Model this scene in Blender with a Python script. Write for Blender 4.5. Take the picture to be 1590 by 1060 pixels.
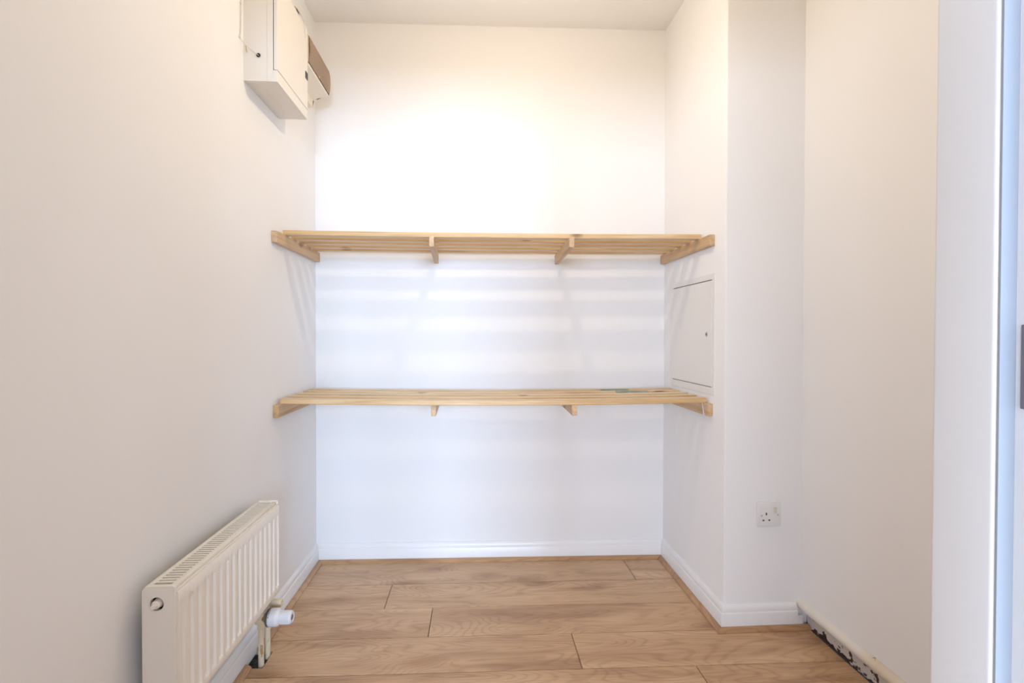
import bpy, bmesh, math, random
from mathutils import Matrix, Vector
random.seed(7)
for o in list(bpy.data.objects): bpy.data.objects.remove(o, do_unlink=True)
S = bpy.context.scene
C = S.collection

# ------------------------------------------------------------------ camera
F_PX, YAW, PITCH, ROLL, H = 797.0, 0.0685, 0.0128, 0.0016, 1.06
cy, sy, cp, sp = math.cos(YAW), math.sin(YAW), math.cos(PITCH), math.sin(PITCH)
fw = Vector((sy*cp, cy*cp, -sp)); rt = Vector((cy, -sy, 0)); up = rt.cross(fw)
cr, sr = math.cos(ROLL), math.sin(ROLL)
r2 = rt*cr + up*sr; u2 = up*cr - rt*sr
cam = bpy.data.cameras.new('camera'); cam.sensor_fit = 'HORIZONTAL'; cam.sensor_width = 36
cam.lens = 36*F_PX/1590; cam.clip_start = 0.01
co = bpy.data.objects.new('camera', cam); C.objects.link(co)
co.matrix_world = Matrix(((r2.x, u2.x, -fw.x, 0), (r2.y, u2.y, -fw.y, 0), (r2.z, u2.z, -fw.z, H), (0, 0, 0, 1)))
S.camera = co

# ------------------------------------------------------------------ world, daylight, exposure
w = bpy.data.worlds.new('world'); S.world = w; w.use_nodes = True
w.node_tree.nodes['Background'].inputs[0].default_value = (0.62, 0.76, 1.0, 1)
w.node_tree.nodes['Background'].inputs[1].default_value = 1.0
HALL_Y, HX0, HX1 = -7.0, -6.0, 2.9
WINS = [(0.32, 2.20, 0.95, 2.42, 530.0), (-5.60, -0.20, 0.95, 2.42, 560.0)]   # x0, x1, z0, z1, watts; the second window is added fill light
DAY_COL = [(0.54, 0.72, 1.0), (0.66, 0.78, 1.0)]      # open sky; paler for the added fill
LAMP_W = 10.9
for (x0, x1, z0, z1, wt), dc in zip(WINS, DAY_COL):
    al = bpy.data.lights.new('window_daylight', 'AREA'); al.shape = 'RECTANGLE'
    al.size = x1-x0; al.size_y = z1-z0; al.energy = wt; al.color = dc
    ao = bpy.data.objects.new('window_daylight', al); C.objects.link(ao)
    ao.location = ((x0+x1)/2, HALL_Y+0.03, (z0+z1)/2); ao.rotation_euler = (math.radians(90), 0, 0)
S.view_settings.view_transform = 'Standard'; S.view_settings.look = 'None'
S.view_settings.gamma = 1; S.view_settings.use_curve_mapping = False
S.view_settings.exposure = 0.05

# ------------------------------------------------------------------ dimensions
XL, XC, XR = -0.7471, 0.8919, 1.183
YB, YC, YK = 2.4439, 1.7884, -0.0291
ZC = 2.5025
YBR = YB + YK*(XC-XL)
Y0, Y1 = 0.309, 0.4035            # wall with the doorway
def yback(x): return YB + YK*(x-XL)

# ------------------------------------------------------------------ materials
def newmat(name, rough=0.5, col=(0.8, 0.8, 0.8), metal=0.0):
    m = bpy.data.materials.new(name); m.use_nodes = True
    b = m.node_tree.nodes['Principled BSDF']
    b.inputs['Base Color'].default_value = (*col, 1); b.inputs['Roughness'].default_value = rough
    b.inputs['Metallic'].default_value = metal
    return m, m.node_tree, b
def N(nt, t, **kw):
    n = nt.nodes.new(t)
    for k, v in kw.items():
        if k in n.inputs: n.inputs[k].default_value = v
        else: setattr(n, k, v)
    return n
def L(nt, a, b): nt.links.new(a, b)
def ramp(nt, stops, fac):
    r = nt.nodes.new('ShaderNodeValToRGB')
    while len(r.color_ramp.elements) < len(stops): r.color_ramp.elements.new(0.5)
    for e, (p, c) in zip(r.color_ramp.elements, stops):
        e.position = p; e.color = (*c, 1) if len(c) == 3 else c
    L(nt, fac, r.inputs[0]); return r
def mix(nt, fac, a, b, mode='MIX'):
    n = nt.nodes.new('ShaderNodeMix'); n.data_type = 'RGBA'; n.blend_type = mode
    for sock, v in ((n.inputs[0], fac), (n.inputs[6], a), (n.inputs[7], b)):
        if hasattr(v, 'links'): L(nt, v, sock)
        else: sock.default_value = (*v, 1) if isinstance(v, tuple) else v
    return n.outputs[2]
def paint(name, col, rough, scale=90, bump=0.05, var=0.03, spec=None):
    m, nt, b = newmat(name, rough, col)
    tc = N(nt, 'ShaderNodeTexCoord')
    n1 = N(nt, 'ShaderNodeTexNoise', Scale=2.2, Detail=3.0); L(nt, tc.outputs['Object'], n1.inputs['Vector'])
    lo = tuple(c*(1-var) for c in col); hi = tuple(min(1, c*(1+var)) for c in col)
    r = ramp(nt, [(0.3, lo), (0.7, hi)], n1.outputs[0]); L(nt, r.outputs[0], b.inputs['Base Color'])
    n2 = N(nt, 'ShaderNodeTexNoise', Scale=scale, Detail=4.0); L(nt, tc.outputs['Object'], n2.inputs['Vector'])
    bp = N(nt, 'ShaderNodeBump', Strength=bump, Distance=0.003); L(nt, n2.outputs[0], bp.inputs['Height'])
    L(nt, bp.outputs[0], b.inputs['Normal'])
    if spec is not None: b.inputs['Specular IOR Level'].default_value = spec
    return m
M = {}
M['wall'] = paint('wall_paint', (0.93, 0.925, 0.918), 0.7, 160, 0.05, 0.008, 0.25)
M['ceiling'] = paint('ceiling_paint', (0.925, 0.918, 0.905), 0.8, 160, 0.05, 0.008, 0.2)
M['hall'] = paint('hall_paint', (0.66, 0.63, 0.60), 0.8, 160, 0.05, 0.008, 0.2)
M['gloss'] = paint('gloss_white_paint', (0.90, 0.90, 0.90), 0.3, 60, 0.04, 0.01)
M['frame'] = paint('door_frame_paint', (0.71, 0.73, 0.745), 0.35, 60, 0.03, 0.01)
M['rad'] = paint('radiator_enamel', (0.92, 0.865, 0.775), 0.32, 50, 0.015, 0.01)
M['cab'] = paint('cabinet_steel_paint', (0.84, 0.80, 0.73), 0.38, 120, 0.02, 0.01)
M['panel'] = paint('panel_steel_paint', (0.87, 0.855, 0.83), 0.42, 120, 0.02, 0.01)
M['cream'] = paint('cream_plastic', (0.86, 0.78, 0.64), 0.35, 60, 0.01, 0.02)
M['plastic'] = paint('white_plastic', (0.86, 0.85, 0.84), 0.3, 60, 0.02, 0.01)
M['ivory'] = newmat('ivory_plastic', 0.3, (0.74, 0.68, 0.58))[0]
M['trv'] = newmat('valve_head_plastic', 0.3, (0.84, 0.85, 0.88))[0]
M['black'] = newmat('black_plastic', 0.4, (0.012, 0.012, 0.013))[0]
M['dark'] = newmat('dark_gap', 0.9, (0.05, 0.045, 0.04))[0]
M['red'] = newmat('red_print', 0.5, (0.5, 0.03, 0.03))[0]
M['grey'] = newmat('grey_print', 0.5, (0.35, 0.36, 0.40))[0]
M['steel'] = newmat('zinc_steel', 0.35, (0.55, 0.55, 0.56), 1.0)[0]
M['green'] = newmat('green_tape', 0.6, (0.58, 0.68, 0.54))[0]
M['cable'] = newmat('cable_sheath', 0.5, (0.74, 0.70, 0.64))[0]
M['orange'] = newmat('orange_mark', 0.6, (0.62, 0.40, 0.13))[0]
M['brass'] = newmat('brass', 0.4, (0.45, 0.30, 0.14), 0.8)[0]

def subfloor():
    m, nt, b = newmat('screed', 0.95, (0.07, 0.065, 0.06))
    tc = N(nt, 'ShaderNodeTexCoord'); n = N(nt, 'ShaderNodeTexNoise', Scale=120.0, Detail=5.0)
    L(nt, tc.outputs['Object'], n.inputs['Vector'])
    r = ramp(nt, [(0.4, (0.03, 0.028, 0.026)), (0.68, (0.10, 0.095, 0.09)), (0.75, (0.4, 0.4, 0.4))], n.outputs[0])
    L(nt, r.outputs[0], b.inputs['Base Color']); return m
M['screed'] = subfloor()

def pine(name, axis, light, mid, dark, rough=0.5, rnd=True):
    m, nt, b = newmat(name, rough)
    tc = N(nt, 'ShaderNodeTexCoord'); oi = N(nt, 'ShaderNodeObjectInfo')
    mul = N(nt, 'ShaderNodeMath', operation='MULTIPLY'); mul.inputs[1].default_value = 23.0
    L(nt, oi.outputs['Random'], mul.inputs[0])
    add = N(nt, 'ShaderNodeVectorMath', operation='ADD'); L(nt, tc.outputs['Object'], add.inputs[0]); L(nt, mul.outputs[0], add.inputs[1])
    mp = N(nt, 'ShaderNodeMapping'); L(nt, add.outputs[0], mp.inputs['Vector'])
    sc = [26.0, 26.0, 26.0]; sc[axis] = 1.1; mp.inputs['Scale'].default_value = sc
    n1 = N(nt, 'ShaderNodeTexNoise', Scale=1.0, Detail=5.0, Distortion=1.2); L(nt, mp.outputs[0], n1.inputs['Vector'])
    mp2 = N(nt, 'ShaderNodeMapping'); L(nt, add.outputs[0], mp2.inputs['Vector'])
    sc = [140.0, 140.0, 140.0]; sc[axis] = 4.0; mp2.inputs['Scale'].default_value = sc
    n2 = N(nt, 'ShaderNodeTexNoise', Scale=1.0, Detail=3.0); L(nt, mp2.outputs[0], n2.inputs['Vector'])
    r = ramp(nt, [(0.28, dark), (0.5, mid), (0.72, light)], n1.outputs[0])
    r2_ = ramp(nt, [(0.35, (0.80, 0.76, 0.70)), (0.6, (1, 1, 1))], n2.outputs[0])
    c = mix(nt, 0.7, r.outputs[0], r2_.outputs[0], 'MULTIPLY')
    # slow drift in tone along the length
    mp4 = N(nt, 'ShaderNodeMapping'); L(nt, add.outputs[0], mp4.inputs['Vector']); sc = [3.0]*3; sc[axis] = 2.2; mp4.inputs['Scale'].default_value = sc
    n4 = N(nt, 'ShaderNodeTexNoise', Scale=1.0, Detail=2.0); L(nt, mp4.outputs[0], n4.inputs['Vector'])
    r4 = ramp(nt, [(0.3, (0.93, 0.88, 0.80)), (0.65, (1.03, 1.03, 1.05))], n4.outputs[0])
    c = mix(nt, 1.0, c, r4.outputs[0], 'MULTIPLY')
    # knots
    mp3 = N(nt, 'ShaderNodeMapping'); L(nt, add.outputs[0], mp3.inputs['Vector'])
    sc = [11.0]*3; sc[axis] = 4.6; mp3.inputs['Scale'].default_value = sc
    v = N(nt, 'ShaderNodeTexVoronoi', Scale=1.0); L(nt, mp3.outputs[0], v.inputs['Vector'])
    k = ramp(nt, [(0.055, (1, 1, 1)), (0.16, (0, 0, 0))], v.outputs['Distance'])
    kk = N(nt, 'ShaderNodeMath', operation='MULTIPLY'); L(nt, k.outputs[0], kk.inputs[0]); kk.inputs[1].default_value = 0.85
    c = mix(nt, kk.outputs[0], c, (0.20, 0.085, 0.035))
    L(nt, c, b.inputs['Base Color'])
    bp = N(nt, 'ShaderNodeBump', Strength=0.12, Distance=0.002); L(nt, n2.outputs[0], bp.inputs['Height']); L(nt, bp.outputs[0], b.inputs['Normal'])
    return m
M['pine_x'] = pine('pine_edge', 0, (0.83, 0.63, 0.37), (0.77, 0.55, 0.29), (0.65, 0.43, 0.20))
M['pine_face'] = pine('pine_planed_face', 0, (0.86, 0.75, 0.61), (0.81, 0.68, 0.53), (0.71, 0.56, 0.41))  # slat tops and undersides: same pine, paleness of daylight put into the colour
M['pine_y'] = pine('pine_crosswise', 1, (0.76, 0.57, 0.38), (0.69, 0.49, 0.30), (0.56, 0.36, 0.19))

def laminate(name, rot=False, tint=None):
    m, nt, b = newmat(name, 0.36)
    tc = N(nt, 'ShaderNodeTexCoord'); oi = N(nt, 'ShaderNodeObjectInfo')
    mul = N(nt, 'ShaderNodeMath', operation='MULTIPLY'); mul.inputs[1].default_value = 37.0
    L(nt, oi.outputs['Random'], mul.inputs[0])
    add = N(nt, 'ShaderNodeVectorMath', operation='ADD'); L(nt, tc.outputs['Object'], add.inputs[0]); L(nt, mul.outputs[0], add.inputs[1])
    def mapd(s):
        mp = N(nt, 'ShaderNodeMapping'); L(nt, add.outputs[0], mp.inputs['Vector']); mp.inputs['Scale'].default_value = (s[1], s[0], s[2]) if rot else s
        return mp.outputs[0]
    # knots pull the grain around themselves
    vo = N(nt, 'ShaderNodeTexVoronoi', Scale=1.0); L(nt, mapd((2.6, 5.2, 1)), vo.inputs['Vector'])
    kn = ramp(nt, [(0.0, (1, 1, 1)), (0.30, (0, 0, 0))], vo.outputs['Distance'])
    broad = N(nt, 'ShaderNodeTexNoise', Scale=1.0, Detail=4.0, Distortion=0.7); L(nt, mapd((1.9, 9.0, 1)), broad.inputs['Vector'])
    # cathedral grain: contour lines of a stretched height field
    hf = N(nt, 'ShaderNodeTexNoise', Scale=1.0, Detail=1.5, Distortion=0.3); L(nt, mapd((1.3, 6.5, 1)), hf.inputs['Vector'])
    a1 = N(nt, 'ShaderNodeMath', operation='MULTIPLY_ADD'); L(nt, kn.outputs[0], a1.inputs[0]); a1.inputs[1].default_value = 0.10; L(nt, hf.outputs[0], a1.inputs[2])
    a2 = N(nt, 'ShaderNodeMath', operation='MULTIPLY'); L(nt, a1.outputs[0], a2.inputs[0]); a2.inputs[1].default_value = 210.0
    sn = N(nt, 'ShaderNodeMath', operation='SINE'); L(nt, a2.outputs[0], sn.inputs[0])
    s01 = N(nt, 'ShaderNodeMapRange'); L(nt, sn.outputs[0], s01.inputs[0]); s01.inputs[1].default_value = -1; s01.inputs[2].default_value = 1
    fine = N(nt, 'ShaderNodeTexNoise', Scale=1.0, Detail=4.0); L(nt, mapd((9.0, 190.0, 1)), fine.inputs['Vector'])
    base = ramp(nt, [(0.28, (0.44, 0.255, 0.135)), (0.47, (0.62, 0.395, 0.222)), (0.70, (0.74, 0.51, 0.305))], broad.outputs[0])
    c = mix(nt, 0.45, base.outputs[0], ramp(nt, [(0.0, (0.72, 0.64, 0.58)), (0.35, (1, 1, 1)), (1, (1.04, 1.03, 1.0))], s01.outputs[0]).outputs[0], 'MULTIPLY')
    c = mix(nt, 0.55, c, ramp(nt, [(0.35, (0.82, 0.78, 0.74)), (0.6, (1.05, 1.05, 1.05))], fine.outputs[0]).outputs[0], 'MULTIPLY')
    kd = ramp(nt, [(0.02, (0.45, 0.34, 0.27)), (0.15, (0.78, 0.70, 0.64)), (0.30, (1, 1, 1))], vo.outputs['Distance'])
    c = mix(nt, 0.8, c, kd.outputs[0], 'MULTIPLY')
    if tint: c = mix(nt, 1.0, c, tint, 'MULTIPLY')
    L(nt, c, b.inputs['Base Color'])
    bp = N(nt, 'ShaderNodeBump', Strength=0.06, Distance=0.001); L(nt, fine.outputs[0], bp.inputs['Height']); L(nt, bp.outputs[0], b.inputs['Normal'])
    return m
M['floor'] = laminate('oak_laminate'); M['bead'] = laminate('oak_beading', False, (0.82, 0.76, 0.70)); M['bead_y'] = laminate('oak_beading_lengthwise', True, (0.82, 0.76, 0.70))

def chipped(name, base, chip, scale, thr, stain=None, rough=0.4, stretch=(1, 1, 1), edge=None):
    m, nt, b = newmat(name, rough, base)
    tc = N(nt, 'ShaderNodeTexCoord'); mp = N(nt, 'ShaderNodeMapping'); L(nt, tc.outputs['Object'], mp.inputs['Vector']); mp.inputs['Scale'].default_value = stretch
    n = N(nt, 'ShaderNodeTexNoise', Scale=scale, Detail=5.0, Roughness=0.6); L(nt, mp.outputs[0], n.inputs['Vector'])
    src = n.outputs[0]
    if edge:
        sx = N(nt, 'ShaderNodeSeparateXYZ'); L(nt, tc.outputs['Object'], sx.inputs[0])
        mr = N(nt, 'ShaderNodeMapRange'); L(nt, sx.outputs[2], mr.inputs[0]); mr.inputs[1].default_value = 0.0; mr.inputs[2].default_value = edge; mr.inputs[3].default_value = 0.13; mr.inputs[4].default_value = -0.10
        ad = N(nt, 'ShaderNodeMath', operation='ADD'); L(nt, src, ad.inputs[0]); L(nt, mr.outputs[0], ad.inputs[1]); src = ad.outputs[0]
    r = ramp(nt, [(thr, (0, 0, 0)), (thr+0.02, (1, 1, 1))], src)
    c = base
    if stain:
        n2 = N(nt, 'ShaderNodeTexNoise', Scale=7.0, Detail=2.0); L(nt, tc.outputs['Object'], n2.inputs['Vector'])
        r2_ = ramp(nt, [(0.5, (0, 0, 0)), (0.72, (1, 1, 1))], n2.outputs[0]); c = mix(nt, r2_.outputs[0], base, stain)
    c = mix(nt, r.outputs[0], c, chip); L(nt, c, b.inputs['Base Color'])
    bp = N(nt, 'ShaderNodeBump', Strength=0.4, Distance=0.002, invert=True); L(nt, r.outputs[0], bp.inputs['Height']); L(nt, bp.outputs[0], b.inputs['Normal'])
    return m
M['pipe'] = chipped('old_pipe_paint', (0.85, 0.80, 0.73), (0.28, 0.22, 0.17), 55, 0.70, (0.76, 0.64, 0.48), 0.35)
M['plate'] = chipped('chipped_plate_paint', (0.68, 0.64, 0.59), (0.045, 0.018, 0.012), 34, 0.57, None, 0.5, (1, 1.0, 1.4), 0.05)
M['vpipe'] = chipped('yellowed_pipe_paint', (0.80, 0.70, 0.52), (0.50, 0.32, 0.14), 40, 0.66, (0.72, 0.57, 0.36), 0.4, (1, 1, 0.3))
M['batpaint'] = M['gloss']

# ------------------------------------------------------------------ geometry helpers
def link(name, bm, mat, parent=None, smooth=None, loc=None):
    bmesh.ops.recalc_face_normals(bm, faces=bm.faces)
    me = bpy.data.meshes.new(name); bm.to_mesh(me); bm.free()
    me.materials.append(mat)
    if smooth is not None:
        for p in me.polygons: p.use_smooth = True
        me.set_sharp_from_angle(angle=math.radians(smooth))
    o = bpy.data.objects.new(name, me); C.objects.link(o)
    if parent: o.parent = parent
    if loc: o.location = loc
    return o
def empty(name, loc=(0, 0, 0)):
    o = bpy.data.objects.new(name, None); C.objects.link(o); o.location = loc; o.empty_display_size = 0.1
    return o
def tag(o, label=None, cat=None, group=None, kind=None):
    if label: o['label'] = label
    if cat: o['category'] = cat
    if group: o['group'] = group
    if kind: o['kind'] = kind
    return o
def struct(o, label=None): o['kind'] = 'structure'; (label and tag(o, label)); return o
def box(bm, x0, x1, y0, y1, z0, z1, bev=0.0, seg=2):
    vs = [bm.verts.new(p) for p in ((x0, y0, z0), (x1, y0, z0), (x1, y1, z0), (x0, y1, z0), (x0, y0, z1), (x1, y0, z1), (x1, y1, z1), (x0, y1, z1))]
    fs = [bm.faces.new([vs[i] for i in f]) for f in ((3, 2, 1, 0), (4, 5, 6, 7), (0, 1, 5, 4), (1, 2, 6, 5), (2, 3, 7, 6), (3, 0, 4, 7))]
    if bev > 0:
        es = list({e for f in fs for e in f.edges})
        bmesh.ops.bevel(bm, geom=es, offset=bev, segments=seg, affect='EDGES', profile=0.5)
    return bm
def B(*a, **k): return box(bmesh.new(), *a, **k)
def prism(bm, pts, a0, a1, axis):
    """polygon pts in the two other axes, extruded along axis from a0 to a1"""
    def P(p, a):
        return {'x': (a, p[0], p[1]), 'y': (p[0], a, p[1]), 'z': (p[0], p[1], a)}[axis]
    v0 = [bm.verts.new(P(p, a0)) for p in pts]; v1 = [bm.verts.new(P(p, a1)) for p in pts]
    bm.faces.new(v0); bm.faces.new(v1[::-1]); n = len(pts)
    for i in range(n): bm.faces.new((v0[i], v0[(i+1) % n], v1[(i+1) % n], v1[i]))
    return bm
def lathe(bm, prof, base, axis, seg=28, cap=True):
    """prof list of (radius, distance along axis)"""
    ax = Vector(axis).normalized(); t = ax.orthogonal().normalized(); s = ax.cross(t); base = Vector(base)
    rings = []
    for r, d in prof:
        if r < 1e-6: rings.append([bm.verts.new(base+ax*d)])
        else: rings.append([bm.verts.new(base+ax*d+(t*math.cos(2*math.pi*i/seg)+s*math.sin(2*math.pi*i/seg))*r) for i in range(seg)])
    for a, b in zip(rings, rings[1:]):
        for i in range(seg):
            j = (i+1) % seg
            if len(a) == 1 and len(b) == 1: continue
            if len(a) == 1: bm.faces.new((a[0], b[i], b[j]))
            elif len(b) == 1: bm.faces.new((a[i], a[j], b[0]))
            else: bm.faces.new((a[i], a[j], b[j], b[i]))
    for rg in ((rings[0], rings[-1]) if cap else ()):
        if len(rg) > 2:
            try: bm.faces.new(rg)
            except ValueError: pass
    return bm
def tube(bm, pts, r, seg=10):
    pts = [Vector(p) for p in pts]; rings = []
    ref = Vector((0.3, 0.2, 0.9))
    for i, p in enumerate(pts):
        d = (pts[min(i+1, len(pts)-1)]-pts[max(i-1, 0)]).normalized()
        if abs(d.dot(ref)) > 0.95: ref = Vector((0.9, 0.1, 0.1))
        t = d.cross(ref).normalized(); s = d.cross(t)
        rings.append([bm.verts.new(p+(t*math.cos(2*math.pi*k/seg)+s*math.sin(2*math.pi*k/seg))*r) for k in range(seg)])
    for a, b in zip(rings, rings[1:]):
        for i in range(seg): bm.faces.new((a[i], a[(i+1) % seg], b[(i+1) % seg], b[i]))
    bm.faces.new(rings[0]); bm.faces.new(rings[-1][::-1]); return bm
def spline(pts, n=10):
    P = [Vector(p) for p in pts]; P = [P[0]*2-P[1]]+P+[P[-1]*2-P[-2]]; out = []
    for i in range(1, len(P)-2):
        for k in range(n):
            t = k/n; a, b, c, d = P[i-1], P[i], P[i+1], P[i+2]
            out.append(0.5*((2*b)+(c-a)*t+(2*a-5*b+4*c-d)*t*t+(3*b-3*c+d-a)*t**3))
    out.append(P[-2]); return out
def moulding(name, p0, p1, nrm, prof, m0, m1, mat, z=0.0):
    """profile (offset from wall, height) run from p0 to p1; m: +1 internal mitre, -1 external, 0 square"""
    p0, p1 = Vector((*p0, 0)), Vector((*p1, 0)); d = (p1-p0).normalized(); n = Vector((*nrm, 0))
    bm = bmesh.new(); a = []; b = []
    for o, h in prof:
        a.append(bm.verts.new(p0+n*o+d*(o*m0)+Vector((0, 0, h+z)))); b.append(bm.verts.new(p1+n*o-d*(o*m1)+Vector((0, 0, h+z))))
    k = len(prof); bm.faces.new(a); bm.faces.new(b[::-1])
    for i in range(k): bm.faces.new((a[i], a[(i+1) % k], b[(i+1) % k], b[i]))
    return struct(link(name, bm, mat, smooth=30))

# ------------------------------------------------------------------ room shell
T = 0.12
o = link('wall_left', B(XL-T, XL, Y0, YB+0.3, -0.02, ZC), M['wall']); struct(o)
bm = bmesh.new(); prism(bm, [(XL-T, YB-YK*T), (XR+0.2, yback(XR+0.2)), (XR+0.2, YB+0.3), (XL-T, YB+0.3)], -0.02, ZC, 'z'); struct(link('wall_back', bm, M['wall']))
bm = bmesh.new(); box(bm, XC, XR+0.1, YC, 2.6, -0.02, ZC)
bmesh.ops.bevel(bm, geom=[e for e in bm.edges if all(abs(v.co.x-XC) < 1e-5 and abs(v.co.y-YC) < 1e-5 for v in e.verts)], offset=0.004, segments=3, affect='EDGES', profile=0.5)
struct(link('wall_chimney_breast', bm, M['wall'], smooth=40))
struct(link('wall_right', B(XR, XR+T, Y1, 2.6, 0.093, ZC, bev=0.0015), M['wall']))
struct(link('ceiling', B(XL-T, XR+T, Y1, 2.7, ZC, ZC+0.1), M['ceiling']))
JX, LX = 0.380, 0.394     # stop face, lining face
DL, DTOP = -0.385, 2.025
bm = bmesh.new(); box(bm, LX+0.03, HX1, Y0, Y1, -0.02, ZC); box(bm, HX0, DL-0.03, Y0, Y1, -0.02, ZC); box(bm, DL-0.03, LX+0.03, Y0, Y1, DTOP+0.03, ZC)
struct(link('wall_front', bm, M['wall']))
# entrance hall behind the camera
struct(link('wall_hall_left', B(HX0-T, HX0, HALL_Y, Y1, -0.02, ZC), M['hall']))
struct(link('wall_hall_right', B(HX1, HX1+T, HALL_Y, Y1, -0.02, ZC), M['hall']))
bm = bmesh.new(); ex = sorted([(a[0], a[1]) for a in WINS]); xs = [HX0-T]+[v for p in ex for v in p]+[HX1+T]
for i in range(0, len(xs), 2): box(bm, xs[i], xs[i+1], HALL_Y-0.2, HALL_Y, -0.02, ZC)
for x0, x1, z0, z1, wt in WINS: box(bm, x0, x1, HALL_Y-0.2, HALL_Y, -0.02, z0); box(bm, x0, x1, HALL_Y-0.2, HALL_Y, z1, ZC)
struct(link('wall_hall_window', bm, M['hall']))
for k, (x0, x1, z0, z1, wt) in enumerate(WINS):
    bm = bmesh.new()
    for a in ((x0, x0+0.05, z0, z1), (x1-0.05, x1, z0, z1), (x0, x1, z0, z0+0.05), (x0, x1, z1-0.05, z1)): box(bm, a[0], a[1], HALL_Y-0.12, HALL_Y-0.06, a[2], a[3])
    struct(link('window_%d' % (k+1), bm, M['gloss']))  # second frame surrounds the added opening for the fill light
struct(link('ceiling_hall', B(HX0-T, HX1+T, HALL_Y-0.2, Y1, ZC, ZC+0.1), M['hall']))
struct(link('floor_hall', B(HX0-T, HX1+T, HALL_Y-0.2, 0.352, -0.03, 0.0), M['floor']))

# ------------------------------------------------------------------ floor of planks
floor = struct(link('floor', B(XL-T, XR+0.1, 0.352, 2.7, -0.06, -0.011), M['screed']))
SK = -0.022
PIT, LINE1 = 0.1937, 2.1895
XA, XB = XL+0.004, 1.2005
joints = {0: [0.690], 1: [-0.357], 2: [-0.170], 3: [0.336], 4: [0.703], 5: [-0.42, 0.92], 6: [0.12], 7: [-0.6, 0.75], 8: [0.3], 9: [-0.2]}
def plank(xa, xb, ya, yb, notch=None):
    """corners in row coordinates, bevelled top edge; y follows the skew of the rows"""
    g = 0.0012; x0, x1, y0, y1 = xa+g, xb-g, ya+g, yb-g
    pts = [(x0, y0), (x1, y0), (x1, y1), (x0, y1)]
    if notch: nx, n0, n1 = notch; pts = [(x0, y0), (x1, y0), (x1, y1), (x0, y1), (x0, n1), (nx, n1), (nx, n0), (x0, n0)]
    ox, oy = x0, y0+SK*(x0+0.1)
    bm = bmesh.new(); cx = sum(p[0] for p in pts)/len(pts); bv = 0.0010
    def sh(p, ins):
        x, y = p
        if ins:
            x += bv if abs(x-x0) < 1e-6 else (-bv if abs(x-x1) < 1e-6 else 0); y += bv if abs(y-y0) < 1e-6 else (-bv if abs(y-y1) < 1e-6 else 0)
        return (x-ox, y+SK*(x+0.1)-oy)
    lo = [bm.verts.new((*sh(p, 0), -0.0105)) for p in pts]; md = [bm.verts.new((*sh(p, 0), -0.0008)) for p in pts]; hi = [bm.verts.new((*sh(p, 1), 0.0)) for p in pts]
    n = len(pts); bm.faces.new(hi); bm.faces.new(lo[::-1])
    for A_, B_ in ((lo, md), (md, hi)):
        for i in range(n): bm.faces.new((A_[i], A_[(i+1) % n], B_[(i+1) % n], B_[i]))
    return link('plank', bm, M['floor'], floor, loc=(ox, oy, 0))
for r in range(10):
    yt = LINE1+PIT*(1-r); yb_ = yt-PIT
    if r == 0: yt = LINE1+0.232
    if r == 9: yb_ = 0.36
    xs = [XA]+joints[r]+[XB]
    for a, b_ in zip(xs, xs[1:]):
        if r == 0 and a > XC: continue
        if r in (0, 1) and b_ == XB: b_ = XC-0.002
        if r == 2 and b_ == XB:
            # row 3 ends against the chimney breast
            b_ = XC-0.002
        notch = (-0.679, 1.668-SK*(-0.6), 1.757-SK*(-0.6)) if (r == 3 and a == XA) else None
        plank(a, b_, yb_, yt, notch)

# skirting boards and oak beading
SKP = [(0, 0), (0.016, 0), (0.016, 0.058), (0.0145, 0.061), (0.0125, 0.0625), (0.0125, 0.066), (0.0115, 0.074), (0.0085, 0.081), (0.004, 0.0855), (0, 0.0865)]
nb = Vector((YK, -1)).normalized()
moulding('baseboard_left', (XL, Y1), (XL, YB), (1, 0), SKP, 0, 1, M['gloss'])
moulding('baseboard_back', (XL, YB), (XC, YBR), (nb.x, nb.y), SKP, 1, 1, M['gloss'])
moulding('baseboard_breast_side', (XC, YBR), (XC, YC), (-1, 0), SKP, 1, -1, M['gloss'])
moulding('baseboard_breast_front', (XC, YC), (1.163, YC), (0, -1), SKP, -1, 0, M['gloss'])
bs = struct(link('baseboard_end', B(1.163, 1.181, YC-0.016, YC, 0, 0.045), M['gloss']))
BP = [(0.0162, 0.0002), (0.0355, 0.0002), (0.0355, 0.0035), (0.032, 0.0085), (0.026, 0.0125), (0.019, 0.0145), (0.0162, 0.0145)]
CUT0, CUT1 = 1.668, 1.757
moulding('trim_1', (XL, Y1), (XL, CUT0), (1, 0), BP, 0, 0, M['bead_y'])
moulding('trim_2', (XL, CUT1+0.0), (XL, YB), (1, 0), BP, 0, 1, M['bead_y'])
moulding('trim_3', (XL, YB), (XC, YBR), (nb.x, nb.y), BP, 1, 1, M['bead'])
moulding('trim_4', (XC, YBR), (XC, YC), (-1, 0), BP, 1, -1, M['bead_y'])
moulding('trim_5', (XC, YC), (1.2, YC), (0, -1), BP, -1, 0, M['bead'])

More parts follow.
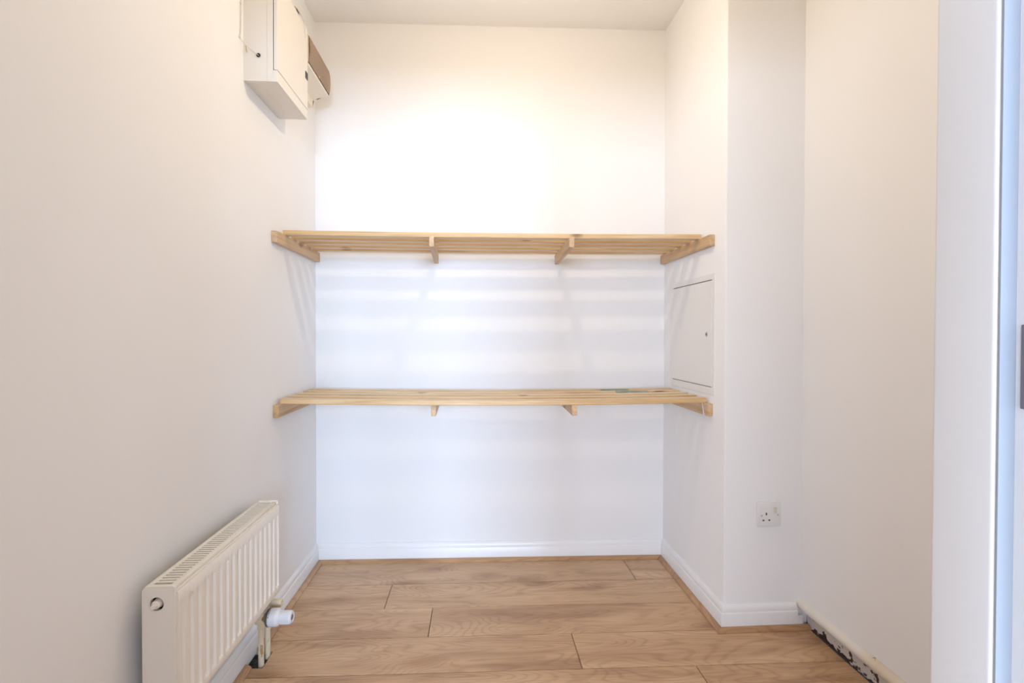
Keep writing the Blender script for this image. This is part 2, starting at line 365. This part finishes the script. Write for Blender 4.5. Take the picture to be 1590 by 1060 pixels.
# door lining on the right of the doorway, with its stop and strike plate
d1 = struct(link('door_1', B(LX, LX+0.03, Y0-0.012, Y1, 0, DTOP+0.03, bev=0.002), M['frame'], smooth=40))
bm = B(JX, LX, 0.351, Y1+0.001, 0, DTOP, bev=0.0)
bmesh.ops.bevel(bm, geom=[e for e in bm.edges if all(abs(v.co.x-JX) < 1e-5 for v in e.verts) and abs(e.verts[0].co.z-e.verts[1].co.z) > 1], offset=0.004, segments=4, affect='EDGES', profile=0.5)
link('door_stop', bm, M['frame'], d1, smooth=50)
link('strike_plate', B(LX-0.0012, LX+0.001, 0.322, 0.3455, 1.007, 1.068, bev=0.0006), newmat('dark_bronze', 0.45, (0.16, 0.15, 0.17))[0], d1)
link('draught_seal', B(JX+0.0012, LX, 0.3496, 0.3512, 0, DTOP), newmat('pale_blue_seal', 0.6, (0.30, 0.345, 0.40))[0], d1)  # added strip; its dark blue-grey tones down daylight on the stop's near face
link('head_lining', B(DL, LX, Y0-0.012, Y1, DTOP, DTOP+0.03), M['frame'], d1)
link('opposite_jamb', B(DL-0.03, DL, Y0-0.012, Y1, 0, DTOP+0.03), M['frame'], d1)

# ------------------------------------------------------------------ pipe and plate along the right wall
pr = empty('heating_pipe', (1.186, 1.2, 0))
bm = bmesh.new(); tube(bm, [(0, Y1+0.01-1.2, 0.083), (0, 0.0, 0.083), (0, 0.35, 0.0825), (0, YC-1.2+0.006, 0.081)], 0.0205, 28); link('pipe', bm, M['pipe'], pr, smooth=40)
bm = bmesh.new(); box(bm, 0.0185, 0.026, Y1+0.01-1.2, YC-1.2, 0.0, 0.09); link('back_plate', bm, M['plate'], pr)
tag(pr, 'cream painted heating pipe along foot of right wall with chipped plate beneath', 'pipe')

# ------------------------------------------------------------------ shelves
def slat_mesh(xa, xb, w_, t_, sag, ysk, xm, seed):
    rnd = random.Random(seed); bm = bmesh.new(); n = 24; rings = []; c = 0.002
    sec = [(c, 0), (w_-c, 0), (w_, c), (w_, t_-c), (w_-c, t_), (c, t_), (0, t_-c), (0, c)]
    for i in range(n+1):
        x = xa+(xb-xa)*i/n; q = (x-xm)/((xb-xa)/2); dz = -sag*max(0.0, 1-q*q); wob = 0.0007*math.sin(i*0.55+seed)
        rings.append([bm.verts.new((x, y+ysk*(x-xa)+wob, z+dz)) for y, z in sec])
    for a, b in zip(rings, rings[1:]):
        for i in range(8): bm.faces.new((a[i], a[(i+1) % 8], b[(i+1) % 8], b[i]))
    bm.faces.new(rings[0]); bm.faces.new(rings[-1][::-1]); return bm
def bearer(p0, p1, wd, z0, z1, cham=None):
    """rail from front point p0 to wall point p1 (x, y), given width, heights; cham = top front chamfer"""
    bm = bmesh.new(); p0, p1 = Vector(p0), Vector(p1); Lg = (p1-p0).length; d = (p1-p0)/Lg; n = Vector((d.y, -d.x))
    prof = [(0, z0), (Lg, z0), (Lg, z1), (0, z1)]
    if cham: prof = [(0, z0), (Lg, z0), (Lg, z1), (cham[0], z1), (0, z1-cham[1])]
    vs = []
    for s in (-0.5, 0.5):
        vs.append([bm.verts.new((*(p0+d*a+n*(s*wd)), z)) for a, z in prof])
    k = len(prof); bm.faces.new(vs[0]); bm.faces.new(vs[1][::-1])
    for i in range(k): bm.faces.new((vs[0][i], vs[0][(i+1) % k], vs[1][(i+1) % k], vs[1][i]))
    bmesh.ops.bevel(bm, geom=list(bm.edges), offset=0.0012, segments=1, affect='EDGES')
    return bm
scr_bm = lathe(bmesh.new(), [(0.0, 0.0008), (0.0022, 0.0008), (0.0034, 0.0), (0.0034, -0.003)], (0, 0, 0), (1, 0, 0), 10)
scr_me = bpy.data.meshes.new('screw'); scr_bm.to_mesh(scr_me); scr_bm.free(); scr_me.materials.append(M['steel'])
def screws(parent, pts, flip):
    for p in pts:
        s = bpy.data.objects.new('screw', scr_me); C.objects.link(s); s.parent = parent; s.location = p
        if flip: s.rotation_euler = (0, 0, math.pi)
def shelf(name, label, zt, yf, ysk, pitch, sag, wt, th, xa, xb, seeds, battens, brs):
    e = empty(name, (0, 2.2, zt)); oy, oz = 2.2, zt
    for k in range(5):
        bm = slat_mesh(xa, xb, wt, th, sag, ysk, (xa+xb)/2, seeds+k)
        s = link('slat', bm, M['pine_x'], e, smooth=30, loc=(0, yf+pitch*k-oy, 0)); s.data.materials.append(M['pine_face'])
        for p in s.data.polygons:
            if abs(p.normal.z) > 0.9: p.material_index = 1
    for i, (p0, p1, wd, z0, z1) in enumerate(battens):
        b = link('batten', bearer(p0, p1, wd, z0-oz, z1-oz), M['pine_y'], e); b.location = (0, -oy, 0)
        sx = p0[0]+(wd/2 if i == 0 else -wd/2); Lb = p1[1]-p0[1]
        screws(b, [(sx+(0.0002 if i == 0 else -0.0002), p0[1]+Lb*f, (z0+z1)/2-oz+dz) for f, dz in ((0.16, 0.004), (0.42, -0.002), (0.66, 0.003), (0.9, -0.003))], i == 1)
    for p0, p1, wd, z0, z1, ch in brs:
        b = link('bracket', bearer(p0, p1, wd, z0-oz, z1-oz, ch), M['pine_y'], e); b.location = (0, -oy, 0)
    return tag(e, label, 'shelf', 'slatted alcove shelves')
SH1 = shelf('slatted_shelf', 'upper slatted pine wall shelf, seen from underneath', 1.4385, 2.008, -0.0257, 0.0885, 0.004, 0.040, 0.0185,
    -0.735, 0.88, 11,
    [((XL+0.0103, 1.929), (XL+0.0103, yback(XL)-0.002), 0.0205, 1.3965, 1.4385), ((XC-0.0103, 1.876), (XC-0.0103, YBR-0.002), 0.0205, 1.3965, 1.4385)],
    [((-0.171, 1.962), (-0.188, yback(-0.19)-0.001), 0.0185, 1.393, 1.4345, None), ((0.3615, 1.942), (0.376, yback(0.37)-0.001), 0.0195, 1.394, 1.4345, None)])
SH2 = shelf('slatted_shelf', 'lower slatted pine wall shelf with green tape, its slats seen from above', 0.8005, 1.9725, -0.0366, 0.0868, 0.0085, 0.042, 0.0195,
    -0.735, 0.88, 31,
    [((XL+0.0103, 1.938), (XL+0.0103, yback(XL)-0.002), 0.0205, 0.7535, 0.8005), ((XC-0.0103, 1.883), (XC-0.0103, YBR-0.002), 0.0205, 0.7535, 0.8005)],
    [((-0.163, 1.95), (-0.176, yback(-0.19)-0.001), 0.0185, 0.7528, 0.7925, (0.012, 0.020)), ((0.3693, 1.92), (0.381, yback(0.37)-0.001), 0.0195, 0.7545, 0.793, (0.012, 0.020))])
# green tape left on the two rear slats, white filler on the right batten
for k, xa, xb in ((4, 0.555, 0.685), (3, 0.60, 0.745)):
    bm = bmesh.new(); yk_ = 1.9725+0.0868*k-2.2-0.0366*(0.64+0.735)
    q = lambda x: -0.0085*(1-((x-0.0725)/0.8075)**2)
    n = 8
    top = []
    for i in range(n+1):
        x = xa+(xb-xa)*i/n
        top.append([bm.verts.new((x, yk_+0.001-0.0366*(x-0.64)+dy, 0.0195+q(x)+dz)) for dy, dz in ((-0.0012, -0.006), (-0.0012, 0.0005), (0.017, 0.0005))])
    for a, b_ in zip(top, top[1:]):
        for i in range(2): bm.faces.new((a[i], a[i+1], b_[i+1], b_[i]))
    bmesh.ops.solidify(bm, geom=list(bm.faces), thickness=0.0004)
    link('tape', bm, M['green'], SH2)
bm = bmesh.new(); prism(bm, [(1.9105-2.2, -0.047), (1.9185-2.2, -0.046), (1.935-2.2, -0.0005), (1.927-2.2, -0.0005)], XC-0.0211, XC-0.0203, 'x'); link('filler_smear', bm, M['gloss'], SH2)

# ------------------------------------------------------------------ access panel on the breast side
ap = empty('access_panel', (XC, 2.09, 0.83))
py0, py1, pz0, pz1 = 1.869, 2.307, 0.834, 1.2935
dy0, dy1, dz0, dz1 = 1.889, 2.277, 0.8615, 1.2715
bm = bmesh.new(); t = 0.0035
for a in ((py0, py1, pz0, dz0), (py0, py1, dz1, pz1), (py0, dy0, dz0, dz1), (dy1, py1, dz0, dz1)):
    box(bm, -t, 0.0002, a[0]-2.09, a[1]-2.09, a[2]-0.83, a[3]-0.83)
bmesh.ops.remove_doubles(bm, verts=bm.verts, dist=1e-5)
link('frame', bm, M['panel'], ap)
link('gap', B(-0.0006, 0.0, dy0-2.09, dy1-2.09, dz0-0.83, dz1-0.83), M['dark'], ap)
dr = link('door', B(-t-0.0015, -0.0008, dy0-2.09+0.0012, dy1-2.09-0.001, dz0-0.83+0.0028, dz1-0.83-0.0035, bev=0.0008), M['panel'], ap)
lk = link('lock', lathe(bmesh.new(), [(0.0, 0.0), (0.0045, 0.0), (0.0045, 0.0012), (0.0085, 0.0018), (0.0095, 0.0008), (0.0095, -0.002)], (-t-0.0015, 1.9304-2.09, 1.0632-0.83), (-1, 0, 0), 20), M['steel'], dr, smooth=40)
tag(ap, 'square white metal access panel with keyhole on side of chimney breast', 'access panel')

# ------------------------------------------------------------------ wall socket
so = empty('wall_socket', (1.0545, YC, 0.413))
bm = B(-0.0445, 0.0445, -0.010, 0, -0.0435, 0.0435, bev=0.0035, seg=3); fp = link('face_plate', bm, M['plastic'], so, smooth=40)
def hole(x, z, w_, h_): link('pin_hole', B(x-w_/2, x+w_/2, -0.0103, -0.006, z-h_/2, z+h_/2), M['black'], so)
hole(-0.0105, 0.002, 0.0045, 0.0095); hole(-0.0215, -0.021, 0.0068, 0.0048); hole(0.0005, -0.0205, 0.0068, 0.0048)
link('rocker_switch', B(0.0165, 0.0275, -0.0135, -0.005, 0.004, 0.0265, bev=0.0012), M['ivory'], so)
for sx in (-0.028, 0.033):
    link('screw', lathe(bmesh.new(), [(0.0, -0.0006), (0.003, -0.0006), (0.0033, 0.0)], (sx, -0.0101, -0.004 if sx < 0 else -0.0015), (0, -1, 0), 12), M['steel'], so)
tag(so, 'white single switched wall socket above the skirting', 'socket')

# ------------------------------------------------------------------ radiator
ra = empty('radiator', (-0.68, 1.435, 0.0)); RX, RY = -0.68, 1.435
y0, y1, zb, zt = 1.1505, 1.7185, 0.219, 0.503
def panel_mesh(xf, depth, sgn):
    bm = bmesh.new(); nrib = 17; pit = (y1-y0)/nrib; ys = []; zs = []
    for k in range(nrib):
        for f in (0.0, 0.14, 0.20, 0.27, 0.34, 0.5, 0.66, 0.73, 0.80, 0.86): ys.append(y0+(k+f)*pit)
    ys.append(y1)
    zs = [zb, zb+0.003, zb+0.022, zb+0.0235, zb+0.025, zb+0.0265, zb+0.0285, zb+0.032, zb+0.036, zb+0.040, zb+0.045, (zb+zt)/2, zt-0.050, zt-0.044, zt-0.041, zt-0.038, zt-0.035, zt-0.0335, zt-0.032, zt-0.0305, zt-0.029, zt-0.0275, zt-0.003, zt]
    def hgt(y, z):
        u = ((y-y0)/pit) % 1.0; a = max(0.0, min(1.0, (abs(u-0.5)-0.232)/0.072)); a = 1-(a*a*(3-2*a))
        # rounded channel ends
        wy = abs(u-0.5)*pit; r = 0.006
        e = 1.0
        zl, zh = zb+0.0255+r*0.6, zt-0.0305-r*0.6
        if z < zl: e = max(0.0, 1-((zl-z)/(r*1.0))**2)
        if z > zh: e = max(0.0, 1-((z-zh)/(r*1.0))**2)
        return -depth*a*e
    V = [[bm.verts.new((xf+sgn*(hgt(y, z)-(0.002 if z in (zb, zt) else 0))-RX, y-RY, z)) for z in zs] for y in ys]
    Bk = [[bm.verts.new((xf-sgn*0.010-RX, y-RY, z)) for z in (zb, zt)] for y in (y0, y1)]
    for i in range(len(ys)-1):
        for j in range(len(zs)-1): bm.faces.new((V[i][j], V[i+1][j], V[i+1][j+1], V[i][j+1]))
    bm.faces.new([Bk[0][0], Bk[0][1], Bk[1][1], Bk[1][0]])
    bm.faces.new([Bk[0][1]]+[V[0][-1]]+[V[i][-1] for i in range(1, len(ys))]+[Bk[1][1]])
    bm.faces.new([Bk[0][0]]+[V[i][0] for i in range(len(ys))]+[Bk[1][0]])
    bm.faces.new([Bk[0][0]]+[V[0][j] for j in range(len(zs))]+[Bk[0][1]])
    bm.faces.new([Bk[1][0]]+[V[-1][j] for j in range(len(zs))]+[Bk[1][1]])
    return bm
link('front_panel', panel_mesh(-0.644, 0.0062, 1), M['rad'], ra, smooth=40)
link('back_panel', B(-0.714-RX, -0.704-RX, y0-RY, y1-RY, zb, zt, bev=0.002), M['rad'], ra)
link('convector_fins', B(-0.6925-RX, -0.6655-RX, y0+0.02-RY, y1-0.02-RY, zb+0.02, 0.494), M['dark'], ra)
# top grille: frame and bars
bm = bmesh.new(); gx0, gx1, gz0, gz1 = -0.7145, -0.6525, 0.5065, 0.5155
box(bm, gx0-RX, gx0+0.0115-RX, y0-RY, y1-RY, gz0, gz1, bev=0.0015); box(bm, gx1-0.0125-RX, gx1-RX, y0-RY, y1-RY, gz0, gz1, bev=0.0015)
box(bm, gx0+0.011-RX, gx1-0.0115-RX, y0-RY, y0+0.012-RY, gz0, gz1-0.0006); box(bm, gx0+0.011-RX, gx1-0.0115-RX, y1-0.012-RY, y1-RY, gz0, gz1-0.0006)
nb_ = 42
for i in range(nb_):
    yy = y0+0.012+(y1-y0-0.024)*(i+1)/(nb_+1); h_ = 0.0038
    box(bm, gx0+0.011-RX, gx1-0.0115-RX, yy-h_-RY, yy+h_-RY, gz0+0.002, gz1-0.0008)
link('top_grille', bm, M['rad'], ra, smooth=30)
link('grille_lip', B(gx1-RX, -0.6475-RX, y0-RY, y1-RY, 0.500, 0.508, bev=0.001), M['rad'], ra)
# end panels with rounded top corners; the near one has a round opening for the bleed plug
def end_panel(ya, yb_, hole):
    bm = bmesh.new(); xa, xb, za, zc_, r = -0.716-RX, -0.648-RX, 0.216, 0.5185, 0.012
    out = [(xa, za), (xb, za)]
    for k in range(7): a = math.pi/2*k/6; out.append((xb-r*0.5+r*0.5*math.cos(a), zc_-r*0.5+r*0.5*math.sin(a)))
    for k in range(7): a = math.pi/2+math.pi/2*k/6; out.append((xa+r+r*math.cos(a), zc_-r+r*math.sin(a)))
    if not hole: return prism(bm, out, ya-RY, yb_-RY, 'y')
    hc = (-0.6845-RX, 0.4815); hr = 0.0145; n = 28
    rings = []
    for y in (ya-RY, yb_-RY):
        o_ = [bm.verts.new((p[0], y, p[1])) for p in out]
        i_ = [bm.verts.new((hc[0]+hr*math.cos(2*math.pi*k/n), y, hc[1]+hr*math.sin(2*math.pi*k/n))) for k in range(n)]
        eo = [bm.edges.new((o_[k], o_[(k+1) % len(o_)])) for k in range(len(o_))]; ei = [bm.edges.new((i_[k], i_[(k+1) % n])) for k in range(n)]
        bmesh.ops.triangle_fill(bm, use_beauty=True, edges=eo+ei); rings.append((o_, i_))
    for q in (0, 1):
        a, b = rings[0][q], rings[1][q]; k = len(a)
        for i in range(k): bm.faces.new((a[i], a[(i+1) % k], b[(i+1) % k], b[i]))
    return bm
sp1 = link('side_panel', end_panel(1.1445, 1.1505, True), M['rad'], ra, smooth=30)
bm = bmesh.new()
link('hole_rim', lathe(bm, [(0.0145, 0.0), (0.0185, 0.0004), (0.0165, 0.0012), (0.0145, 0.0014)], (-0.6845-RX, 1.1445-RY, 0.4815), (0, -1, 0), 28, cap=False), M['rad'], sp1, smooth=40)
link('side_panel', end_panel(1.7185, 1.7245, False), M['rad'], ra, smooth=30)
link('plug_recess', lathe(bmesh.new(), [(0.0, -0.004), (0.0143, -0.004)], (-0.6845-RX, 1.1505-RY, 0.4815), (0, -1, 0), 28), M['dark'], sp1)
bp_ = link('bleed_plug', lathe(bmesh.new(), [(0.0105, -0.01), (0.0105, 0.001), (0.0098, 0.004), (0.0088, 0.012), (0.006, 0.013), (0.0045, 0.017), (0.0045, 0.021), (0.0, 0.021)], (-0.6845-RX, 1.1505-RY, 0.4815), (0, -1, 0), 14), M['rad'], ra, smooth=30)
for yy in (1.27, 1.60):
    link('wall_bracket', B(XL+0.0002-RX, -0.7135-RX, yy-0.012-RY, yy+0.012-RY, 0.24, 0.48), M['rad'], ra)
# valve block under the far end, thermostatic head, lockshield cap, two tails down to the floor
VX, VY, VZ = -0.690, 1.712, 0.150
bm = bmesh.new(); box(bm, -0.706-RX, -0.674-RX, VY-0.040-RY, VY+0.040-RY, VZ-0.016, VZ+0.018, bev=0.006, seg=3)
for yy in (VY-0.025, VY+0.025): tube(bm, [(VX-RX, yy-RY, VZ), (VX-RX, yy-RY, VZ+0.075)], 0.009, 14)
vb = link('valve_block', bm, M['vpipe'], ra, smooth=40)
HD = (-0.668-RX, VY-0.030-RY, VZ+0.004); AX = (1, -0.06, 0.02)
link('valve_neck', lathe(bmesh.new(), [(0.011, -0.014), (0.015, -0.006), (0.017, 0.0), (0.017, 0.008)], HD, AX, 20), M['brass'], ra, smooth=40)
hd = link('thermostat_head', lathe(bmesh.new(), [(0.0, 0.008), (0.0255, 0.008), (0.0275, 0.0105), (0.0275, 0.030), (0.0255, 0.036), (0.0215, 0.0395), (0.0205, 0.042), (0.0195, 0.076), (0.0175, 0.079), (0.0125, 0.080), (0.0105, 0.078), (0.0, 0.077)], HD, AX, 36), M['trv'], ra, smooth=35)
link('dark_collar', lathe(bmesh.new(), [(0.0, 0.002), (0.026, 0.002), (0.0275, 0.004), (0.0275, 0.0085), (0.0, 0.0085)], HD, AX, 32), newmat('slate_plastic', 0.5, (0.10, 0.105, 0.12))[0], hd, smooth=35)
link('end_recess', lathe(bmesh.new(), [(0.0, 0.0790), (0.0088, 0.0790), (0.0098, 0.0775)], HD, AX, 24), newmat('recess_brown', 0.7, (0.22, 0.17, 0.13))[0], hd)
axv = Vector(AX).normalized(); t_ = Vector((0, 0, 1)); t_ = (t_-axv*t_.dot(axv)).normalized(); s_ = axv.cross(t_)
bm = bmesh.new()
for i in range(40):       # grip ribs on the barrel
    a = 2*math.pi*i/40; rr = 0.0203; c_ = Vector(HD)+(t_*math.cos(a)+s_*math.sin(a))*rr
    tube(bm, [c_+axv*0.046, c_+axv*0.074-(t_*math.cos(a)+s_*math.sin(a))*0.0006], 0.00075, 5)
link('grip_ribs', bm, M['trv'], hd)
def print_mark(a, d0, d1, wid, mat):
    bm = bmesh.new(); pts = []
    for k in range(4):
        aa = a+wid*(k/3-0.5); pts.append([bm.verts.new(Vector(HD)+(t_*math.cos(aa)+s_*math.sin(aa))*0.02762+axv*d) for d in (d0, d1)])
    for p, q in zip(pts, pts[1:]): bm.faces.new((p[0], q[0], q[1], p[1]))
    bmesh.ops.solidify(bm, geom=list(bm.faces), thickness=0.0002)
    link('scale_mark', bm, mat, hd)
for i in range(9): print_mark(0.25+i*0.21+(1.35 if i > 4 else 0), 0.0115, 0.0142, 0.13, M['red'] if i not in (3, 6) else M['grey'])
lc = link('lockshield_cap', lathe(bmesh.new(), [(0.010, -0.01), (0.0125, 0.0), (0.0135, 0.004), (0.0135, 0.026), (0.0115, 0.030), (0.006, 0.030), (0.005, 0.026), (0.0, 0.026)], (-0.674-RX, VY+0.028-RY, VZ+0.020), (1, 0, 0.02), 20), M['vpipe'], ra, smooth=35)
for yy in (VY-0.025, VY+0.025):
    p = link('tail_pipe', tube(bmesh.new(), [(VX-RX, yy-RY, -0.010), (VX-RX, yy-RY, VZ-0.012)], 0.0088, 16), M['vpipe'], ra, smooth=40)
    link('nut', lathe(bmesh.new(), [(0.0118, 0), (0.0125, 0.002), (0.0125, 0.014), (0.0118, 0.016)], (VX-RX, yy-RY, VZ-0.032), (0, 0, 1), 6), M['vpipe'], p)
tag(ra, 'white double panel radiator with thermostatic valve on left wall', 'radiator')

# ------------------------------------------------------------------ meter cabinet on the left wall
ca = empty('meter_cabinet', (XL, 1.86, 1.872)); ox, oy, oz = XL, 1.86, 1.872
cy0, cy1, cz0, cz1 = 1.7116, 2.007, 1.874, 2.212
def CB(x0, x1, ya, yb_, za, zb_, bev=0.0): return B(x0-ox, x1-ox, ya-oy, yb_-oy, za-oz, zb_-oz, bev=bev)
link('body', CB(XL, -0.6735, cy0+0.0004, cy1-0.0004, cz0+0.0004, cz1), M['cab'], ca)
bm = bmesh.new()
for a in ((-0.6732, -0.6545, cy0, cy1, cz0, cz1),): box(bm, a[0]-ox, a[1]-ox, a[2]-oy, a[3]-oy, a[4]-oz, a[5]-oz, bev=0.0006)
box(bm, -0.6546-ox, -0.6415-ox, cy0-oy, cy1-oy, cz0-oz, 1.911-oz, bev=0.0008)
link('front_frame', bm, M['cab'], ca)
link('gap', CB(-0.6546, -0.6515, cy0+0.003, cy1-0.003, 1.910, cz1-0.003), M['dark'], ca)
cd = link('door', CB(-0.6522, -0.6405, cy0, cy1, 1.9125, cz1, bev=0.0008), M['cab'], ca)
la = link('latch', CB(-0.6412, -0.6385, 1.981, 2.0045, 2.0205, 2.0465, bev=0.0006), M['black'], cd)
link('seams', CB(-0.705, -0.7042, cy0+0.05, cy1-0.05, cz0-0.0002, cz0+0.001), M['cab'], ca)
gm = link('grommet', lathe(bmesh.new(), [(0.0062, 0.0), (0.0068, 0.002), (0.004, 0.003), (0.0038, 0.0006), (0.0, 0.0006)], (-0.6997-ox, cy0-oy, 1.9557-oz), (0, -1, 0), 18), M['black'], ca, smooth=40)
bm = bmesh.new(); prism(bm, [(-0.7405-ox, 1.985-oz), (-0.7385-ox, 1.985-oz), (-0.7350-ox, 1.964-oz), (-0.7372-ox, 1.963-oz)], cy0-0.0006-oy, cy0+0.0006-oy, 'y'); link('paint_mark', bm, M['orange'], ca)
tag(ca, 'white steel meter cabinet high on left wall beside the fuse box', 'cabinet')

# ------------------------------------------------------------------ fuse box behind it
fu = empty('fuse_box', (XL, 2.17, 2.04)); ox, oy, oz = XL, 2.17, 2.04
fy0, fy1 = 2.03, 2.305
prof = [(0, 2.232), (0.070, 2.232), (0.092, 2.226), (0.1015, 2.2085), (0.1015, 2.1035), (0.098, 2.0985), (0.050, 2.085), (0.036, 2.078), (0.033, 2.048), (0, 2.044)]
bm = bmesh.new(); prism(bm, [(d, z-oz) for d, z in prof], fy0-oy, fy1-oy, 'y')
bmesh.ops.bevel(bm, geom=[e for e in bm.edges if abs(e.verts[0].co.y-e.verts[1].co.y) < 1e-6 and (e.verts[0].co.x > 0.02 or e.verts[1].co.x > 0.02)], offset=0.003, segments=2, affect='EDGES')
link('housing', bm, M['cream'], fu, smooth=35)
def smoked():
    m, nt, b = newmat('smoked_cover', 0.25, (0.60, 0.47, 0.36))
    b.inputs['Specular IOR Level'].default_value = 0.1
    tr = N(nt, 'ShaderNodeBsdfTransparent'); tr.inputs[0].default_value = (0.70, 0.57, 0.45, 1)
    mx = N(nt, 'ShaderNodeMixShader'); mx.inputs[0].default_value = 0.52
    L(nt, tr.outputs[0], mx.inputs[1]); L(nt, b.outputs[0], mx.inputs[2]); L(nt, mx.outputs[0], nt.nodes['Material Output'].inputs['Surface']); return m
bm = bmesh.new(); cur = []
for k in range(9):
    q = k/8; z = 2.1055+(2.2065-2.1055)*q; cur.append((0.1045+0.0055*(1-(2*q-1)**2), z-oz))
inner = [(d-0.0016, z) for d, z in cur][::-1]
prism(bm, cur+inner, fy0+0.002-oy, fy1-0.002-oy, 'y'); cv = link('smoked_cover', bm, smoked(), fu, smooth=30)
link('hinge_line', B(0.0995, 0.1040, fy0+0.002-oy, fy1-0.002-oy, 2.1038-oz, 2.1052-oz), M['black'], cv)
link('cover_knob', lathe(bmesh.new(), [(0.0045, 0.0), (0.0045, 0.004), (0.0, 0.005)], (0.1035, 2.155-oy, 2.110-oz), (1, 0, 0), 14), M['orange'], cv, smooth=40)
tg = B(0.0, 0.0032, -0.0045, 0.0045, -0.012, 0.012).copy()
me_t = bpy.data.meshes.new('breaker_switch'); tg.to_mesh(me_t); me_t.materials.append(newmat('breaker_grey', 0.4, (0.20, 0.19, 0.19))[0])
for k in range(13):
    if k == 6: continue
    s = bpy.data.objects.new('breaker_switch', me_t); C.objects.link(s); s.parent = fu; s.location = (0.1012, fy0+0.035+0.0165*k-oy, 2.146-oz)
tag(fu, 'cream fuse box with smoked brown cover in the left corner below the ceiling', 'fuse box')

# ------------------------------------------------------------------ cable to the cabinet, loose wire on its top
cb = empty('wall_cable', (XL, 1.69, 2.0)); ox, oy, oz = XL, 1.69, 2.0
pts = [(XL+0.003, 1.693, ZC-0.001), (XL+0.003, 1.692, 2.2), (XL+0.003, 1.6915, 2.10), (XL+0.003, 1.688, 2.03), (XL+0.0035, 1.684, 1.998), (XL+0.007, 1.685, 1.988), (-0.725, 1.697, 1.972), (-0.7095, 1.7065, 1.9625), (-0.6997, 1.7118, 1.9557)]
link('sheath', tube(bmesh.new(), [p-Vector((ox, oy, oz)) for p in spline(pts, 8)], 0.0014, 8), M['cable'], cb, smooth=60)
for zz, yy in ((2.108, 1.6915), (1.997, 1.684)):
    link('cable_clip', B(XL-ox, XL+0.005-ox, yy-0.004-oy, yy+0.004-oy, zz-0.002-oz, zz+0.002-oz, bev=0.0008), M['plastic'], cb)
tag(cb, 'thin white cable running down left wall into the meter cabinet side', 'cable')
lw = empty('loose_wire', (-0.645, 1.92, cz1)); ox, oy, oz = -0.645, 1.92, cz1
link('metal_clip', B(-0.652-ox, -0.642-ox, 1.885-oy, 1.925-oy, cz1-oz, cz1+0.013-oz, bev=0.002), M['steel'], lw)
link('clip_slot', B(-0.6415-ox, -0.6408-ox, 1.893-oy, 1.915-oy, cz1+0.003-oz, cz1+0.010-oz), M['black'], lw)
for nm, pp in (('wire', [(-0.646, 1.86, cz1+0.004), (-0.642, 1.90, cz1+0.014), (-0.637, 1.945, cz1+0.006), (-0.6375, 1.965, cz1-0.010), (-0.6385, 1.976, cz1-0.028), (-0.6385, 1.979, cz1-0.045)]),
               ('wire', [(-0.650, 1.87, cz1+0.012), (-0.646, 1.92, cz1+0.018), (-0.642, 1.965, cz1+0.016), (-0.640, 1.99, cz1+0.008)])):
    link(nm, tube(bmesh.new(), [p-Vector((ox, oy, oz)) for p in spline(pp, 6)], 0.0009, 6), M['cable'], lw, smooth=60)
tag(lw, 'loose thin wire and metal clip hanging over the meter cabinet top edge', 'wire')

# ------------------------------------------------------------------ pendant bulb that lights the alcove (hangs just above the frame)
LPX, LPY, LPZ = 0.118, 1.535, 2.16
pe = empty('pendant_lamp', (LPX, LPY, ZC)); z0 = LPZ-ZC
link('ceiling_rose', lathe(bmesh.new(), [(0.0, 0.0), (0.045, 0.0), (0.045, 0.008), (0.03, 0.022), (0.008, 0.026), (0.0, 0.026)], (0, 0, -0.0005), (0, 0, -1), 28), M['plastic'], pe, smooth=40)
link('flex', tube(bmesh.new(), [(0, 0, -0.02), (0, 0, z0+0.10)], 0.003, 10), M['plastic'], pe, smooth=60)
link('lamp_holder', lathe(bmesh.new(), [(0.0, 0.105), (0.008, 0.105), (0.014, 0.095), (0.016, 0.05), (0.0, 0.05)], (0, 0, z0), (0, 0, 1), 20), M['plastic'], pe, smooth=40)
em, nt, b = newmat('clear_bulb_glass', 0.05, (1, 1, 1))
tr = N(nt, 'ShaderNodeBsdfTransparent'); mx = N(nt, 'ShaderNodeMixShader'); mx.inputs[0].default_value = 0.06
L(nt, tr.outputs[0], mx.inputs[1]); L(nt, b.outputs[0], mx.inputs[2]); L(nt, mx.outputs[0], nt.nodes['Material Output'].inputs['Surface'])
pl = bpy.data.lights.new('lamp_filament', 'POINT'); pl.energy = LAMP_W; pl.color = (1.0, 0.81, 0.59); pl.shadow_soft_size = 0.016
po = bpy.data.objects.new('lamp_filament', pl); C.objects.link(po); po.parent = pe; po.location = (0, 0, z0)
pr_ = [(0.0, -0.028)]+[(0.028*math.sin(a), -0.028*math.cos(a)) for a in [math.pi*k/12 for k in range(1, 9)]]+[(0.017, 0.03), (0.013, 0.05), (0.0, 0.05)]
link('bulb', lathe(bmesh.new(), pr_, (0, 0, z0), (0, 0, 1), 20), em, pe, smooth=60)
tag(pe, 'bare warm bulb on white flex hanging from the ceiling', 'lamp')
